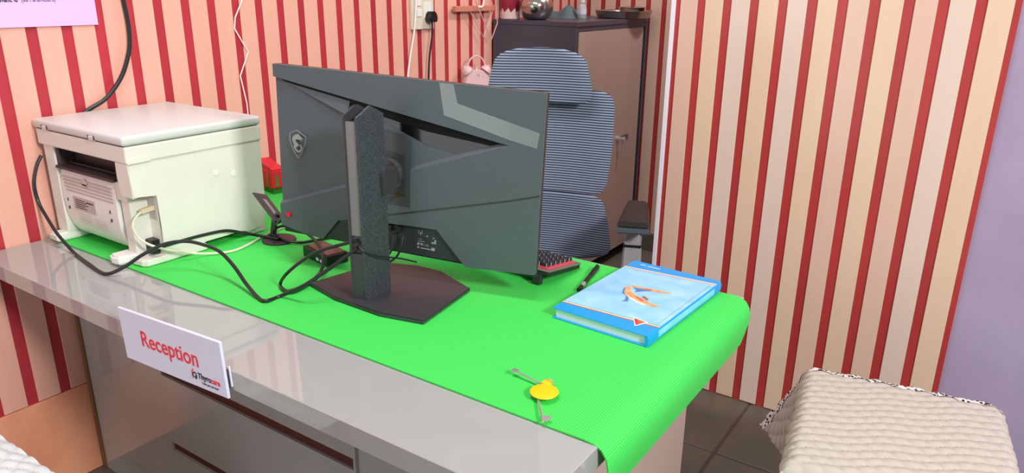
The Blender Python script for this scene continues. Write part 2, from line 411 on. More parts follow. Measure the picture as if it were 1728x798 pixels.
# ================================================================== PRINTER
pr = thing('laser_printer', 'ivory multifunction laser printer with its back to the front of the desk', 'printer', (-1.45, .37, DT))
def pp(mb, name, m, parent=None, smooth=False):
    o = mb.build(name, m, parent or pr, smooth)
    if parent is None: o.location = (1.45, -.37, -DT)
    return o
b = MB(); b.box(-1.652, -1.27, .252, .553, .758, 1.0); b.box(-1.654, -1.603, .192, .252, .765, 1.0, .003)
b.box(-1.335, -1.29, .196, .252, .90, .945, .003); b.box(-1.33, -1.292, .202, .252, .76, .90, .003)
pp(b, 'body', 'ivory')
b = MB().prism([(.186, 1.0), (.557, 1.0), (.556, .800), (.548, .772), (.53, .760), (.49, .756), (.47, .768), (.36, .768), (.345, .756), (.246, .752), (.249, .917), (.189, .917), (.187, .96)], -1.30, -1.245, 'x', .003)
side = pp(b, 'side_panel', 'ivory')
for (yy, zz) in ((.413, .937), (.465, .925)):
    MB().lathe([(.008, 0), (.008, .0012), (.0065, .0016)], (-1.2455, yy, zz), 16, 'x').build('screw_cap', 'rearwhite', side)
pp(MB().prism([(-1.640, .159), (-1.602, .159), (-1.600, .26), (-1.645, .26)], .7455, .768, 'z', .005), 'foot', 'rearwhite')
pp(MB().prism([(-1.348, .163), (-1.325, .155), (-1.305, .160), (-1.29, .20), (-1.29, .26), (-1.345, .26)], .7455, .768, 'z', .005), 'foot', 'rearwhite')
pp(MB().prism([(-1.30, .205), (-1.285, .185), (-1.252, .188), (-1.241, .197), (-1.238, .36), (-1.30, .36)], .7455, .762, 'z', .003), 'base_flange', 'ivory')
pp(MB().prism([(-1.36, .50), (-1.27, .50), (-1.25, .49), (-1.25, .55), (-1.36, .55)], .7455, .762, 'z', .002), 'foot', 'ivory')
pp(MB().prism([(-1.645, .50), (-1.58, .50), (-1.58, .55), (-1.645, .55)], .7455, .762, 'z', .002), 'foot', 'ivory')
# rear cover with vent slots
cov = pp(MB().prism([(.252, .944), (.204, .944), (.198, .93), (.195, .90), (.194, .86), (.197, .82), (.205, .79), (.22, .768), (.252, .762)], -1.600, -1.338, 'x', .002), 'rear_cover', 'rearwhite', None, True)
for i in range(5):
    MB().box(-1.588+.003*i, -1.352+.001*i, .1935+.0005*(i == 0), .1965, .921-.0085*i, .9245-.0085*i).build('vent_slot', 'labelgrey', cov)
MB().box(-1.545, -1.440, .1925, .1945, .842, .876).build('rating_label', 'labelgrey', cov)
lb = MB()
for i in range(5): lb.box(-1.535, -1.535+.045+.008*(i % 3), .1920, .1928, .868-.0052*i, .8698-.0052*i)
lb.box(-1.482, -1.448, .1920, .1928, .866, .869); lb.build('label_print', 'ink', cov)
lb = MB()
for i in range(5): lb.box(-1.535, -1.470, .1955, .1967, .830-.006*i, .8306-.006*i); lb.box(-1.462, -1.40, .1955, .1967, .828-.006*i, .8286-.006*i)
lb.build('embossed_lines', 'labelgrey', cov)
for xx in (-1.575, -1.372):
    for zz in (.862, .840): MB().box(xx-.0015, xx+.0015, .1925, .1950, zz-.004, zz+.004).build('clip_slot', 'darkplastic', cov)
MB().lathe([(.012, 0), (.012, .001)], (-1.478, .1935, .918), 16, 'y').build('latch_mark', mat('latch_beige', 'CFB1A4', .5), cov)
# output slot
s_ = pp(MB().box(-1.603, -1.29, .236, .252, .944, .998), 'output_slot', 'darkplastic')
for i in range(4): MB().box(-1.57, -1.33, .228-.006*i, .231-.006*i, .953+.0015*i, .957+.0015*i).build('slot_rib', 'black', s_)
MB().prism([(.252, .958), (.190, .950), (.188, .944), (.252, .944)], -1.600, -1.330, 'x').build('slot_lip', 'darkplastic', s_)
for xx in (-1.597, -1.318): MB().box(xx-.005, xx+.011, .196, .24, .946, .992, .002, 1).build('slot_bracket', 'darkplastic', s_)
MB().box(-1.306, -1.286, .194, .24, .948, .968, .003, 1).build('slot_lever', 'black', s_)
sc = pp(MB().box(-1.660, -1.243, .184, .560, 1.0, 1.041, .004), 'scanner_bed', 'ivory')
MB().prism([(.186, 1.0), (.243, 1.001), (.236, 1.010), (.222, 1.015), (.20, 1.013), (.188, 1.006)], -1.2435, -1.2418, 'x').build('side_seam', 'ivory', sc)
lid = pp(MB().box(-1.664, -1.240, .180, .562, 1.0425, 1.066, .008, 4), 'lid', 'ivory_lid', None, True)
for xx in (-1.600, -1.375):
    hg = MB().box(xx-.014, xx+.014, .1785, .1835, 1.042, 1.053, .002, 1).build('hinge', 'ivory_lid', lid)
    for d in (-.013, .013): MB().box(xx+d-.001, xx+d+.001, .178, .181, 1.044, 1.055).build('hinge_gap', 'darkplastic', lid)
MB().box(-1.655, -1.25, .186, .556, 1.0395, 1.0435).build('lid_gap', 'darkplastic', lid)
# port recess
MB().box(-1.292, -1.286, .215, .250, .905, .912).build('port_frame', 'darkplastic', side)
MB().box(-1.285, -1.258, .2455, .2495, .850, .905).build('usb_socket', 'labelgrey', side)
MB().box(-1.292, -1.262, .226, .2475, .765, .800, .002, 1).build('power_socket', 'black', side)

# ================================================================== MONITOR
mu = Vector((.966, .253, -.048)).normalized(); mw = Vector((.050, 0, .999)); mw = (mw-mu*mw.dot(mu)).normalized(); mn = mw.cross(mu)
mon = thing('computer_monitor', 'dark grey computer monitor seen from behind on a single black column', 'monitor', (-.66, .44, MZ))
scr = bpy.data.objects.new('screen_unit', None)
MM = Matrix((mu, mn, mw)).transposed().to_4x4(); MM.translation = Vector((-.667, .485, 1.0178)) - Vector((-.66, .44, MZ))
def mp_(mb, name, m, parent=None, smooth=False):
    o = mb
    bmesh.ops.transform(mb.bm, matrix=MM, verts=mb.bm.verts) if parent is None or parent is shell_ref[0] else None
    return mb.build(name, m, parent or mon, smooth)
bpy.data.objects.remove(scr)
shell_ref = [None]
bezel = mp_(MB().box(-.3215, .3215, .006, .0185, -.2035, .1975, .002, 1), 'front_bezel', 'black')
tip = (.249, .083)
up = [(-.321, .198), (.321, .198), (.321, .083), tip, (-.321, .1705)]
lo = [tip, (.321, .083), (.3215, -.193), (.161, -.2045), (.150, -.194), (.088, -.128), (.016, -.130), (-.120, -.137), (-.163, -.147), (-.207, -.201), (-.267, -.194), (-.3215, -.182), (-.3215, -.131)]
shell = mp_(MB().prism(up, -.005, .007, 'y').prism(lo, -.005, .007, 'y'), 'back_shell', 'shell')
shell_ref[0] = shell
mp_(MB().prism([(-.320, .171), (.250, .084), (-.320, -.132)], .0035, .0062, 'y'), 'recessed_wedge', 'shell', shell)
# sloping facets of the wedge
mp_(MB().poly([(-.3215, -.0051, -.131), (.249, -.0051, .083), (.231, .0034, .0860), (-.3215, .0034, -.1245)]), 'chamfer', 'shell', shell)
mp_(MB().poly([(-.318, .0034, .168), (-.128, .0034, .138), (-.133, -.006, .104)]), 'chamfer', 'shell', shell)
mp_(MB().prism([(-.305, .167), (.240, .0835), (.205, .0760), (.059, .0885), (-.128, .1240), (-.300, .1620)], .0022, .0035, 'y'), 'black_trim', mat('deep_black', '08090A', .6, spec=.2), shell)
mp_(MB().prism([(-.128, .1285), (.059, .0925), (.212, .0745), (.156, .046), (.059, .059), (-.044, .098), (-.128, .105)], .0027, .0035, 'y'), 'gloss_trim', 'glossblack', shell)
mp_(MB().box(.0, .001, -.0062, -.004, 0, .001).prism([(-.045, -.118), (.254, -.0375), (.3215, -.0165), (.3215, -.0125), (.254, -.0335), (-.045, -.114)], -.0055, -.0045, 'y'), 'seam', 'shell_dark', shell)
mp_(MB().prism([(-.207, -.201), (-.163, -.147), (-.120, -.137), (.016, -.130), (.088, -.128), (.150, -.198)], .003, .006, 'y'), 'port_bay', 'shell_dark', shell)
sh = [(-.285, .044), (-.265, .054), (-.242, .041), (-.244, .025), (-.254, .003), (-.265, -.011), (-.276, .004), (-.284, .025), (-.285, .044)]
e = MB()
for p, q in zip(sh, sh[1:]): e.bar((p[0], -.0053, p[1]), (q[0], -.0053, q[1]), .0006, .0013, (0, -1, 0)) if False else e.tube([(p[0], -.0050, p[1]), (q[0], -.0050, q[1])], .0007, 5)
dg_ = [(-.276, .037), (-.271, .0425), (-.262, .0455), (-.257, .041), (-.251, .037), (-.2505, .034), (-.257, .0345), (-.253, .0305), (-.259, .0325), (-.266, .033), (-.2705, .029), (-.2675, .0255), (-.263, .023), (-.2615, .018), (-.266, .0155), (-.2695, .012), (-.2665, .0075), (-.261, .0065), (-.256, .0105), (-.256, .0155), (-.260, .021), (-.256, .021), (-.2525, .0155), (-.2535, .008), (-.2585, .003), (-.265, .0025), (-.272, .0065), (-.2755, .0135), (-.274, .0205), (-.277, .0265), (-.2785, .033)]
e.prism(dg_, -.0056, -.0048, 'y')
mp_(e, 'shield_emblem', 'printgrey', shell)
mp_(MB().lathe([(.0058, -.011), (.0058, -.006), (.004, -.004)], (-.297, 0, -.153), 16, 'y'), 'joystick_button', 'redplastic', shell)
tp = [(.089, .1965), (.121, .1965), (.131, .158), (.196, .143), (.313, .117), (.309, .085), (.247, .096), (.124, .125), (.101, .130)]
mp_(MB().prism(tp, -.0062, -.0054, 'y'), 'clear_tape', 'film', shell)
mp_(MB().prism([(-.095, .078), (.010, .078), (.018, .074), (.0225, .064), (.023, -.085), (-.095, -.085)], -.0065, -.005, 'y', .0005), 'mount_plate', mat('mount_grey', '363C3E', .4), shell)
mp_(MB().box(-.090, .011, -.0085, -.0072, -.060, .036, .001, 1), 'mount_plate', 'shell_dark', shell)
mp_(MB().lathe([(.0045, -.022), (.0045, -.012), (.003, -.0075)], (-.003, 0, -.058), 12, 'y'), 'screw', 'brass', shell)
ic = MB()
for (x, z, w_, h_) in [(.040, -.160, .009, .0006), (.040, -.148, .0006, .010), (.049, -.148, .0006, .010), (.0445, -.150, .002, .008), (.040, -.1655, .016, .0008), (.060, -.152, .004, .003), (.076, -.154, .003, .003), (.073, -.166, .006, .004), (.080, -.166, .004, .010), (.038, -.174, .004, .005), (.045, -.1735, .005, .004), (.038, -.182, .004, .004), (.046, -.182, .026, .002), (.073, -.183, .008, .007)]:
    ic.box(x, x+w_, .0022, .0032, z, z+h_)
mp_(ic, 'regulatory_marks', 'printgrey', shell)
t = text('regulatory_marks', 'FC CE', .0075, (1, 0, 0), (0, 0, 1), (.046, .0024, -.175), 'printgrey', None); t.data.transform(MM); t.parent = shell
for xx in (-.030, -.005):
    mp_(MB().box(xx-.006, xx+.006, -.010, .004, -.150, -.136, .001, 1), 'port_plug', 'black', shell)
# column (its own axes, turned a little like the screen)
A = Vector((-.688, .336)); Bc = Vector((-.655, .347)); Cc = Vector((-.6545, .421)); wv = (Bc-A); dv = (Cc-Bc)
def colpt(a, d, z): p = A + wv*a + dv*d; return (p.x+.66, p.y-.44, z-MZ)
def colprism(a0, a1, profile):
    mb = MB(); v0 = [mb.bm.verts.new(colpt(a0, d, z)) for d, z in profile]; v1 = [mb.bm.verts.new(colpt(a1, d, z)) for d, z in profile]
    mb.bm.faces.new(v0); mb.bm.faces.new(v1[::-1]); n = len(profile)
    for i in range(n): mb.bm.faces.new((v0[i], v1[i], v1[(i+1) % n], v0[(i+1) % n]))
    return mb
ZB = MZ+.006
column = colprism(.82, 1.0, [(0, ZB), (0, 1.148), (.52, 1.168), (1, 1.149), (1, ZB)]).build('column', 'texblack', mon)
colprism(0, .10, [(0, ZB), (0, 1.150), (.45, 1.168), (.62, 1.168), (1, 1.149), (1, ZB)]).build('column_fin', 'baseblk', column)
colprism(.08, .84, [(.10, ZB+.1), (.10, 1.138), (.9, 1.138), (.9, ZB+.1)]).build('column_core', 'baseblk', column)
colprism(.10, .82, [(.06, .897), (.06, 1.139), (.12, 1.139), (.12, .897)]).build('inlay', 'inlay', column)
colprism(.08, .84, [(.02, ZB), (.02, .857), (.9, .857), (.9, ZB)]).build('column_foot', 'baseblk', column)
colprism(.10, .82, [(.12, .857), (.12, .897), (.2, .897), (.2, .857)]).build('cable_hole', 'black', column)
# neck from column to screen
nk = MB(); p0 = Vector((.010, -.04, 1.0-MZ)); p1 = Vector((-.004, .035, 1.005-MZ))
nk.bar(p0+Vector((-.012,0,0)), p1+Vector((-.016,.01,0)), .030, .046); nk.build('tilt_neck', 'baseblk', mon)
mp_(MB().lathe([(.034, -.024), (.036, -.016), (.036, -.0085)], (-.028, 0, -.012), 24, 'y'), 'swivel_ring', 'baseblk', shell, False)
hexa = [(-.833, .343), (-.728, .319), (-.592, .315), (-.488, .338), (-.517, .532), (-.636, .576), (-.708, .572), (-.800, .536)]
bs = MB().prism([(x+.66, y_-.44) for x, y_ in hexa], .0005, .0095, 'z', .002).build('base', 'baseblk', mon)
MB().prism([(x+.66, y_-.44) for x, y_ in [(-.66, .318), (-.592, .316), (-.489, .339), (-.517, .531), (-.60, .50), (-.63, .40)]], .0095, .0110, 'z').build('base_facet', 'baseblk', bs)
gr = MB()
for i in range(22):
    x = .071+.0042*i; yy = -.1245+.00095*i; gr.box(x, x+.002, yy-.0010, yy+.002, .003, .0075)
gr.build('lip_grille', 'armgrey', bs)

# ================================================================== KEYBOARD
kb = thing('keyboard', 'black mechanical keyboard with red plate behind the monitor', 'keyboard', (-.60, .735, MZ))
kb.rotation_euler = (math.radians(-9.0), 0, math.radians(-1.5))
K0 = .0135
MB().box(-.215, .215, -.075, .07, K0, K0+.012, .003).build('case', 'chairframe', kb)
MB().box(-.217, .217, -.077, .072, K0+.0105, K0+.0145, .001, 1).build('rim', 'silver', kb)
MB().box(-.205, .205, -.066, .058, K0+.0145, K0+.0185).build('key_plate', 'keyred', kb)
kp = None
for row in range(6):
    n_ = 20; w_ = .4/n_
    for i in range(n_):
        x = -.199+w_*i+.0095; y_ = .049-row*.0205
        if kp is None:
            km = MB(); a = .0086; c_ = .0066
            vb = [km.bm.verts.new((sx*a, sy*a, 0)) for sx, sy in ((-1, -1), (1, -1), (1, 1), (-1, 1))]; vt = [km.bm.verts.new((sx*c_, sy*c_, .0095)) for sx, sy in ((-1, -1), (1, -1), (1, 1), (-1, 1))]
            km.bm.faces.new(vb[::-1]); km.bm.faces.new(vt)
            for q in range(4): km.bm.faces.new((vb[q], vb[(q+1) % 4], vt[(q+1) % 4], vt[q]))
            bmesh.ops.bevel(km.bm, geom=list(km.bm.edges), offset=.0012, segments=1, affect='EDGES')
            kp = km.build('keycap', 'keyblk', kb); kp.location = (x, y_, K0+.0175)
        else:
            dup(kp, 'keycap', kb, (x, y_, K0+.0175))
for sx in (-.185, .185):
    ft = MB().box(sx-.012, sx+.012, -.079, -.067, -.009, K0+.002, .002, 1).build('flip_foot', 'chairframe', kb)

# ================================================================== BOOK
bk = thing('hardcover_register', 'thick light blue hardcover register with two dolphins on its cover', 'book', (-.1735, .694, MZ), math.radians(-3))
hx, hy, T = .110, .179, .0245
MB().box(-hx+.006, hx-.006, -hy+.005, hy-.005, .0028, T-.0028).build('page_block', 'paper', bk)
c1 = MB().box(-hx, hx, -hy, hy, .0002, .0027, .0006, 1).build('back_cover', 'blue', bk)
c2 = MB().box(-hx, hx, -hy, hy, T-.0027, T, .0006, 1).build('front_cover', 'blue', bk)
spn = MB().prism([(hx-.006, .0008), (hx-.001, .0015), (hx+.0012, .006), (hx+.0016, T/2), (hx+.0012, T-.006), (hx-.001, T-.0015), (hx-.006, T-.0008)], -hy, hy, 'y').build('spine', 'blue', bk)
MB().prism([(hx+.0006, .0055), (hx+.0016, .0058), (hx+.0022, T/2), (hx+.0016, T-.0055), (hx+.0006, T-.005)], -.135, .140, 'y').build('spine_panel', 'spineblue', spn)
PZ = T+.0001
def printed(name, m, poly, z0=0, parent=None, th=.00012):
    return MB().prism(poly, PZ+z0, PZ+z0+th, 'z').build(name, m, parent or c2)
fr = lambda x: -.141+.012*(x+.11)/.22      # front stripe line
bkk = lambda x: .124+.027*(x+.11)/.22      # back stripe line
printed('cover_print', 'skyblue', [(-hx, fr(-hx)), (hx, fr(hx)), (hx, bkk(hx)), (-hx, bkk(-hx))])
def stripe(fn, off, w_, m, z): printed('cover_stripe', m, [(-hx, fn(-hx)+off), (hx, fn(hx)+off), (hx, fn(hx)+off+w_), (-hx, fn(-hx)+off+w_)], z)
stripe(fr, -.004, .004, 'orange', .0001); stripe(fr, 0, .0035, 'printwhite', .0001); stripe(fr, .0035, .0025, 'printgreen', .0001)
stripe(bkk, -.002, .003, 'orange', .0001); stripe(bkk, .001, .004, 'printwhite', .0001); stripe(bkk, .005, .0015, 'printgreen', .0001)
printed('cover_crease', 'printblue', [(.1000, -.125), (.1008, -.125), (.1008, .14), (.1000, .14)], .0001)
d1 = [(-.0331, -.0235), (-.0438, .0023), (-.0431, .0227), (-.0373, .0229), (-.0326, .0157), (-.0275, .0023), (-.0029, -.0162), (.0139, -.0235), (.0348, -.0311), (.0538, -.0357), (.0692, -.0390), (.0548, -.0485), (.0347, -.0470), (.0175, -.0489), (-.0051, -.0387), (-.0200, -.0299)]
printed('dolphin_print', 'tan', d1, .0002)
printed('dolphin_print', 'printblue', [(-.0200, -.0299), (-.0331, -.0235), (-.0438, .0023), (-.0420, .0100), (-.0400, .0030), (-.0310, -.0180)], .0004)
printed('dolphin_print', 'printblue', [(-.0122, -.0646), (-.0100, -.0507), (-.0200, -.0299), (-.0100, -.0360), (-.0004, -.0551)], .0003)
printed('dolphin_print', 'printbrown', [(.0126, -.0183), (.0110, -.0072), (.0266, -.0153), (.0304, -.0266)], .0004)
printed('dolphin_print', 'printwhite', [(-.0196, -.0254), (-.0082, -.0329), (.0190, -.0437), (.0367, -.0455), (.0342, -.0514), (.0168, -.0502), (-.0043, -.0401)], .0004)
printed('dolphin_print', 'orange', [(-.0023, -.0199), (.0139, -.0235), (.0241, -.0295), (.0224, -.0369), (.0033, -.0278)], .0004)
d2 = [(-.0405, .0315), (-.0288, .0320), (-.0122, .0342), (.0045, .0388), (.0228, .0426), (.0387, .0424), (.0539, .0461), (.0442, .0340), (.0297, .0288), (.0136, .0266), (-.0041, .0189), (-.0211, .0205), (-.0290, .0186)]
printed('dolphin_print', 'tan', d2, .0002)
printed('dolphin_print', 'printblue', [(-.0290, .0186), (-.0211, .0225), (-.0065, .0254), (.0136, .0276), (-.0009, .0148), (-.0147, -.0024), (-.0154, .0098)], .0004)
printed('dolphin_print', 'orange', [(-.0065, .0300), (.0080, .0340), (.0120, .0290), (-.0020, .0250)], .0004)
printed('cover_emblem', 'printwhite', [(.046, -.119), (.0686, -.155), (.083, -.124)], .0003)
printed('cover_emblem', 'signred', [(.0500, -.1225), (.0684, -.1500), (.0769, -.1258)], .0005)
printed('cover_emblem', 'orange', [(.0580, -.1245), (.0684, -.1420), (.0769, -.1258)], .0007)
for a, b2 in ((-.085, -.071), (-.066, -.034)): printed('title_dashes', 'printwhite', [(a, .158), (b2, .159), (b2, .162), (a, .161)], .0003)

# ================================================================== PEN AND KEYS
pen = thing('ball_pen', 'black pen with a clip lying on the green mat beside the book', 'pen', (-.332, .75, MZ))
p0 = Vector((.017, -.078, .0062)); p1 = Vector((-.017, .077, .0062)); dd = (p1-p0)
MB().tube([p0, p0+dd*.62], .0052, 10, False).build('barrel', 'black', pen, True)
MB().tube([p0+dd*.6, p1], .0058, 10, False).build('cap', 'black', pen, True)
MB().tube([p0+dd*.14, p0+dd*.27], .0054, 10, False).build('label_band', 'printgrey', pen, True)
MB().bar(p0+dd*.66+Vector((0, 0, .008)), p0+dd*.97+Vector((0, 0, .008)), .003, .0015).build('clip', 'black', pen)
ks = thing('key_ring', 'two small keys on a round yellow plastic tag at the front of the mat', 'keys', (-.145, .245, MZ))
MB().lathe([(.0235, .009), (.0245, .0105), (.0235, .012), (.021, .0125)], (.006, -.004, 0), 32).build('tag_disc', 'yellow', ks, True)
MB().box(-.013, .003, .016, .030, .008, .0135, .0015).build('tag_loop', 'yellow', ks)
MB().tube([(-.002+.009*math.cos(a), .026, .010+.0085*math.sin(a)) for a in [i*2*PI/14 for i in range(15)]], .0009, 6, False).build('split_ring', 'chrome', ks)
k1 = MB().bar((-.014, .020, .007), (-.072, .026, .011), .004, .0022)
k1.box(-.080, -.068, .022, .033, .0095, .012).build('key', 'chrome', ks)
k2 = MB(); k2.tube([(.004, -.020, .005), (.050, -.078, .0075)], .0021, 8, False)
k2.bm.verts.ensure_lookup_table()
k2.prism([(.040, -.063), (.052, -.058), (.058, -.066), (.052, -.068), (.055, -.073), (.046, -.073)], .0062, .0082, 'z').build('key', 'chrome', ks)

# ================================================================== CABLES
def cable(name, pts, r, m, label, cat='cable', n=10, smooth=True):
    return tag(MB().tube(pts, r, n, smooth).build(name, m, None, True), label, cat)
cable('power_cable', [(-1.669, 0.190, 0.966), (-1.669, 0.174, 0.941), (-1.668, 0.159, 0.896), (-1.666, 0.160, 0.845), (-1.624, .154, 0.815), (-1.571, .148, 0.783), (-1.529, .146, 0.763), (-1.48, .143, .7455), (-1.378, 0.125, 0.745), (-1.282, 0.114, 0.745), (-1.241, 0.140, 0.764), (-1.214, 0.172, 0.790), (-1.177, 0.205, 0.814), (-1.138, 0.235, 0.822), (-1.091, 0.250, 0.820), (-1.032, 0.255, 0.813), (-0.975, 0.250, 0.790), (-0.924, 0.240, 0.764), (-0.868, 0.227, 0.749), (-0.838, 0.225, 0.749), (-0.834, 0.263, 0.749), (-0.770, 0.270, 0.784), (-0.744, 0.295, 0.806), (-0.721, 0.318, 0.828), (-0.689, 0.338, 0.857), (-0.673, 0.346, 0.870)], .0042, 'blackrub', 'long black cable dipping from the printer past the desk edge into the monitor column')
cable('printer_power_cord', [(-1.272, .232, .780), (-1.262, 0.221, 0.775), (-1.236, 0.232, 0.788), (-1.232, 0.276, 0.790), (-1.230, 0.341, 0.790), (-1.230, 0.410, 0.784), (-1.218, 0.455, 0.768), (-1.197, 0.493, 0.7535), (-1.135, 0.502, 0.7545)], .0042, 'blackrub', 'black power cord running from the printer socket along its side')
cable('monitor_cord', [(-1.146, 0.510, 0.752), (-1.164, 0.506, 0.765), (-1.158, 0.516, 0.777), (-1.137, 0.526, 0.785), (-1.090, 0.522, 0.790), (-1.015, 0.503, 0.790), (-0.941, 0.470, 0.787), (-0.879, 0.427, 0.782), (-0.847, 0.393, 0.768), (-0.840, 0.355, 0.752), (-0.837, 0.307, 0.749), (-0.842, 0.282, 0.749)], .0040, 'blackrub', 'black cord looping behind the small black box towards the column')
cable('display_cable', [(-0.672, 0.346, 0.887), (-0.728, 0.340, 0.866), (-0.779, 0.330, 0.845), (-0.822, 0.318, 0.817), (-0.849, 0.295, 0.788), (-0.887, 0.304, 0.752), (-0.858, 0.288, 0.749), (-0.831, 0.290, 0.749), (-0.833, 0.327, 0.749), (-0.849, 0.378, 0.749)], .0038, 'blackrub', 'black display cable hooping out of the column onto the mat')
cable('thin_black_cord', [(-1.193, 0.534, 0.753), (-1.164, 0.517, 0.753), (-1.110, 0.508, 0.753), (-1.080, 0.528, 0.749), (-1.065, 0.557, 0.749), (-1.046, 0.607, 0.749)], .0036, 'blackrub', 'black cord lying in a flat bend behind the phone stand')
cable('signal_wire', [(-.672, .350, .882), (-.655, .338, .872), (-.642, .37, .852), (-.632, .43, .83), (-.62, .47, .812)], .0018, 'blackrub', 'thin wire running from the column round to the ports')
cable('hdmi_lead', [(-.690, .474, .862), (-.690, .470, .835), (-.700, .465, .815), (-.725, .46, .80), (-.74, .45, .78)], .0026, 'blackrub', 'short lead dropping from the left port under the monitor')
cable('displayport_lead', [(-.665, .478, .862), (-.665, .470, .838), (-.675, .465, .815), (-.69, .455, .800), (-.70, .45, .785)], .0026, 'blackrub', 'short lead dropping from the right port under the monitor')
us = thing('usb_cable', 'cream USB cable curving from the printer port across the mat', 'cable', (-1.27, .22, DT))
o = MB().tube([(-1.268, 0.247, 0.880), (-1.266, 0.216, 0.877), (-1.266, 0.195, 0.863), (-1.264, 0.187, 0.843), (-1.256, 0.195, 0.815), (-1.232, 0.215, 0.795), (-1.213, 0.263, 0.772), (-1.200, 0.323, 0.752), (-1.171, 0.379, 0.748), (-1.179, 0.440, 0.7485), (-1.213, 0.532, 0.7485), (-1.22, 0.60, 0.7485)], .0030, 8).build('cord', 'creamcord', us, True); o.location = (1.27, -.22, -DT)
o = MB().bar((-1.268, .249, .881), (-1.266, .212, .8775), .010, .011).build('plug', mat('cream_plug', 'DCC7AC', .5), us); o.location = (1.27, -.22, -DT)
cable('wall_cable', [(-1.668, .474, 1.60), (-1.668, .472, 1.40), (-1.668, .473, 1.353), (-1.666, .475, 1.306), (-1.664, .473, 1.259), (-1.662, .462, 1.211), (-1.661, .430, 1.148), (-1.661, .380, 1.096), (-1.668, .326, 1.067), (-1.672, .27, 1.03)], .0058, 'blackrub', 'black cable hanging down the striped wall behind the printer')
cable('white_string', [(-1.674, .90, 1.45), (-1.674, .864, 1.350), (-1.674, .831, 1.297), (-1.674, .825, 1.264), (-1.674, .867, 1.189), (-1.674, .828, 1.116), (-1.674, .842, 1.025), (-1.674, .842, .90)], .0022, 'whitecord', 'thin white cord zigzagging down the wall above the printer', n=6, smooth=False)
cable('white_wall_cable', [(-1.655, 1.68, 1.45), (-1.655, 1.676, 1.344), (-1.658, 1.663, 1.229), (-1.665, 1.644, 1.136), (-1.668, 1.625, 1.038), (-1.668, 1.61, .9)], .004, 'whitecord', 'white cable hanging in front of the switchboard', n=8)

# ================================================================== SMALL DESK THINGS
ps = thing('phone_stand', 'small dark metal folding phone stand beside the printer', 'stand', (-1.15, .515, MZ))
MB().lathe([(.044, .0002), (.045, .003), (.043, .006)], (0, 0, 0), 32).build('base_disc', 'plum', ps, True)
MB().box(-.031, -.010, -.011, .009, .005, .016, .002, 1).build('lower_hinge', 'black', ps)
MB().bar((-.022, -.002, .008), (-.006, -.002, .070), .016, .007, (0, 1, 0)).build('strut', 'gunmetal', ps)
MB().tube([(-.010, -.010, .070), (.002, .006, .070)], .007, 10, False).build('upper_hinge', 'black', ps)
pd = Vector((-.62, .78, 0)).normalized(); q0 = Vector((.016, -.002, .055)); q1 = Vector((-.062, -.002, .120)); qt = (q1-q0).normalized(); qn = pd.cross(qt)
pl_ = MB().bar(q0, q1, .062, .004, qn).build('cradle_plate', 'gunmetal', ps)
MB().bar(q0.lerp(q1, .25)+qn*.0003, q0.lerp(q1, .8)+qn*.0003, .014, .0052, qn).build('cradle_slot', 'alu', pl_)
MB().bar(q0, q0+Vector((.012, .004, .016)), .050, .004, (0, 0, 1)).build('cradle_lip', 'gunmetal', ps)

bx = thing('black_adapter_box', 'small black box with glossy film on top behind the monitor base', 'box', (-.942, .490, MZ), math.radians(-11))
MB().box(-.058, .058, -.030, .030, 0, .028, .003).build('case', 'black', bx)
MB().box(-.050, .050, -.024, .024, .028, .0288).build('film', 'glossbrown', bx)
MB().box(.006, .018, -.0306, -.0298, .006, .014).build('sticker', 'signwhite', bx); MB().box(.024, .034, -.0306, -.0298, .005, .013).build('sticker', 'signwhite', bx)

rb = thing('red_carton', 'red printed carton standing behind the printer', 'box', (-1.585, .815, MZ), math.radians(-12))
MB().box(-.05, .05, 0, .05, .020, .076, .001, 1).build('carton', 'redbox', rb)
MB().box(-.046, .046, .004, .046, 0, .020, .001, 1).build('mat_green_block', 'darkgreen', rb)  # dark green block standing in for the mat below the carton
MB().box(.0495, .0505, .012, .026, .026, .066).build('gold_strip', 'brass', rb)
MB().prism([(-.048, .074), (.048, .074), (.049, .082), (.030, .088), (-.010, .094), (-.048, .104)], .004, .046, 'y').build('carton_flap', 'redplastic', rb)
MB().box(.018, .030, -.0008, .0002, .028, .070).build('gold_strip', 'brass', rb)

# ================================================================== WALL THINGS
po = thing('wall_poster', 'pale lavender poster pinned on the striped wall above the printer', 'poster', (-1.674, .396, 1.29))
MB().box(-.002, .001, -.90, 0, 0, .62).build('sheet', 'poster', po)
text('lettering', 'Advanced', .0215, (0, 1, 0), (0, 0, 1), (.0014, -.190, .061), 'ink', po, 'RIGHT', bold=.0006, sx=.62)
text('lettering', '(66 Parameters)', .0225, (0, 1, 0), (0, 0, 1), (.0014, -.182, .061), 'ink', po, sx=.56)
sw = thing('switchboard', 'cream electric switchboard on the striped wall', 'switchboard', (-1.678, 1.728, 1.29))
MB().box(0, .014, -.068, .068, -.062, .09, .003).build('cover_plate', 'cream_plastic', sw)
for zz in (-.012, .030): MB().box(.013, .018, -.040, -.012, zz, zz+.030, .002, 1).build('rocker_switch', 'rearwhite', sw)
MB().box(.013, .016, .005, .050, -.02, .045, .002, 1).build('socket_plate', 'rearwhite', sw)
pg = thing('black_plug', 'black plug with its cord in the switchboard socket', 'plug', (-1.66, 1.758, 1.275))
MB().prism([(-.020, -.018), (.020, -.018), (.025, -.002), (.014, .012), (.012, .024), (-.012, .024), (-.014, .012), (-.025, -.002)], 0, .030, 'x', .003).build('plug_body', 'black', pg)
MB().tube([(.016, 0, -.016), (.016, .002, -.05), (.014, .0, -.08), (.010, -.016, -.17), (.008, -.025, -.30)], .0042, 8).build('cord', 'blackrub', pg, True)

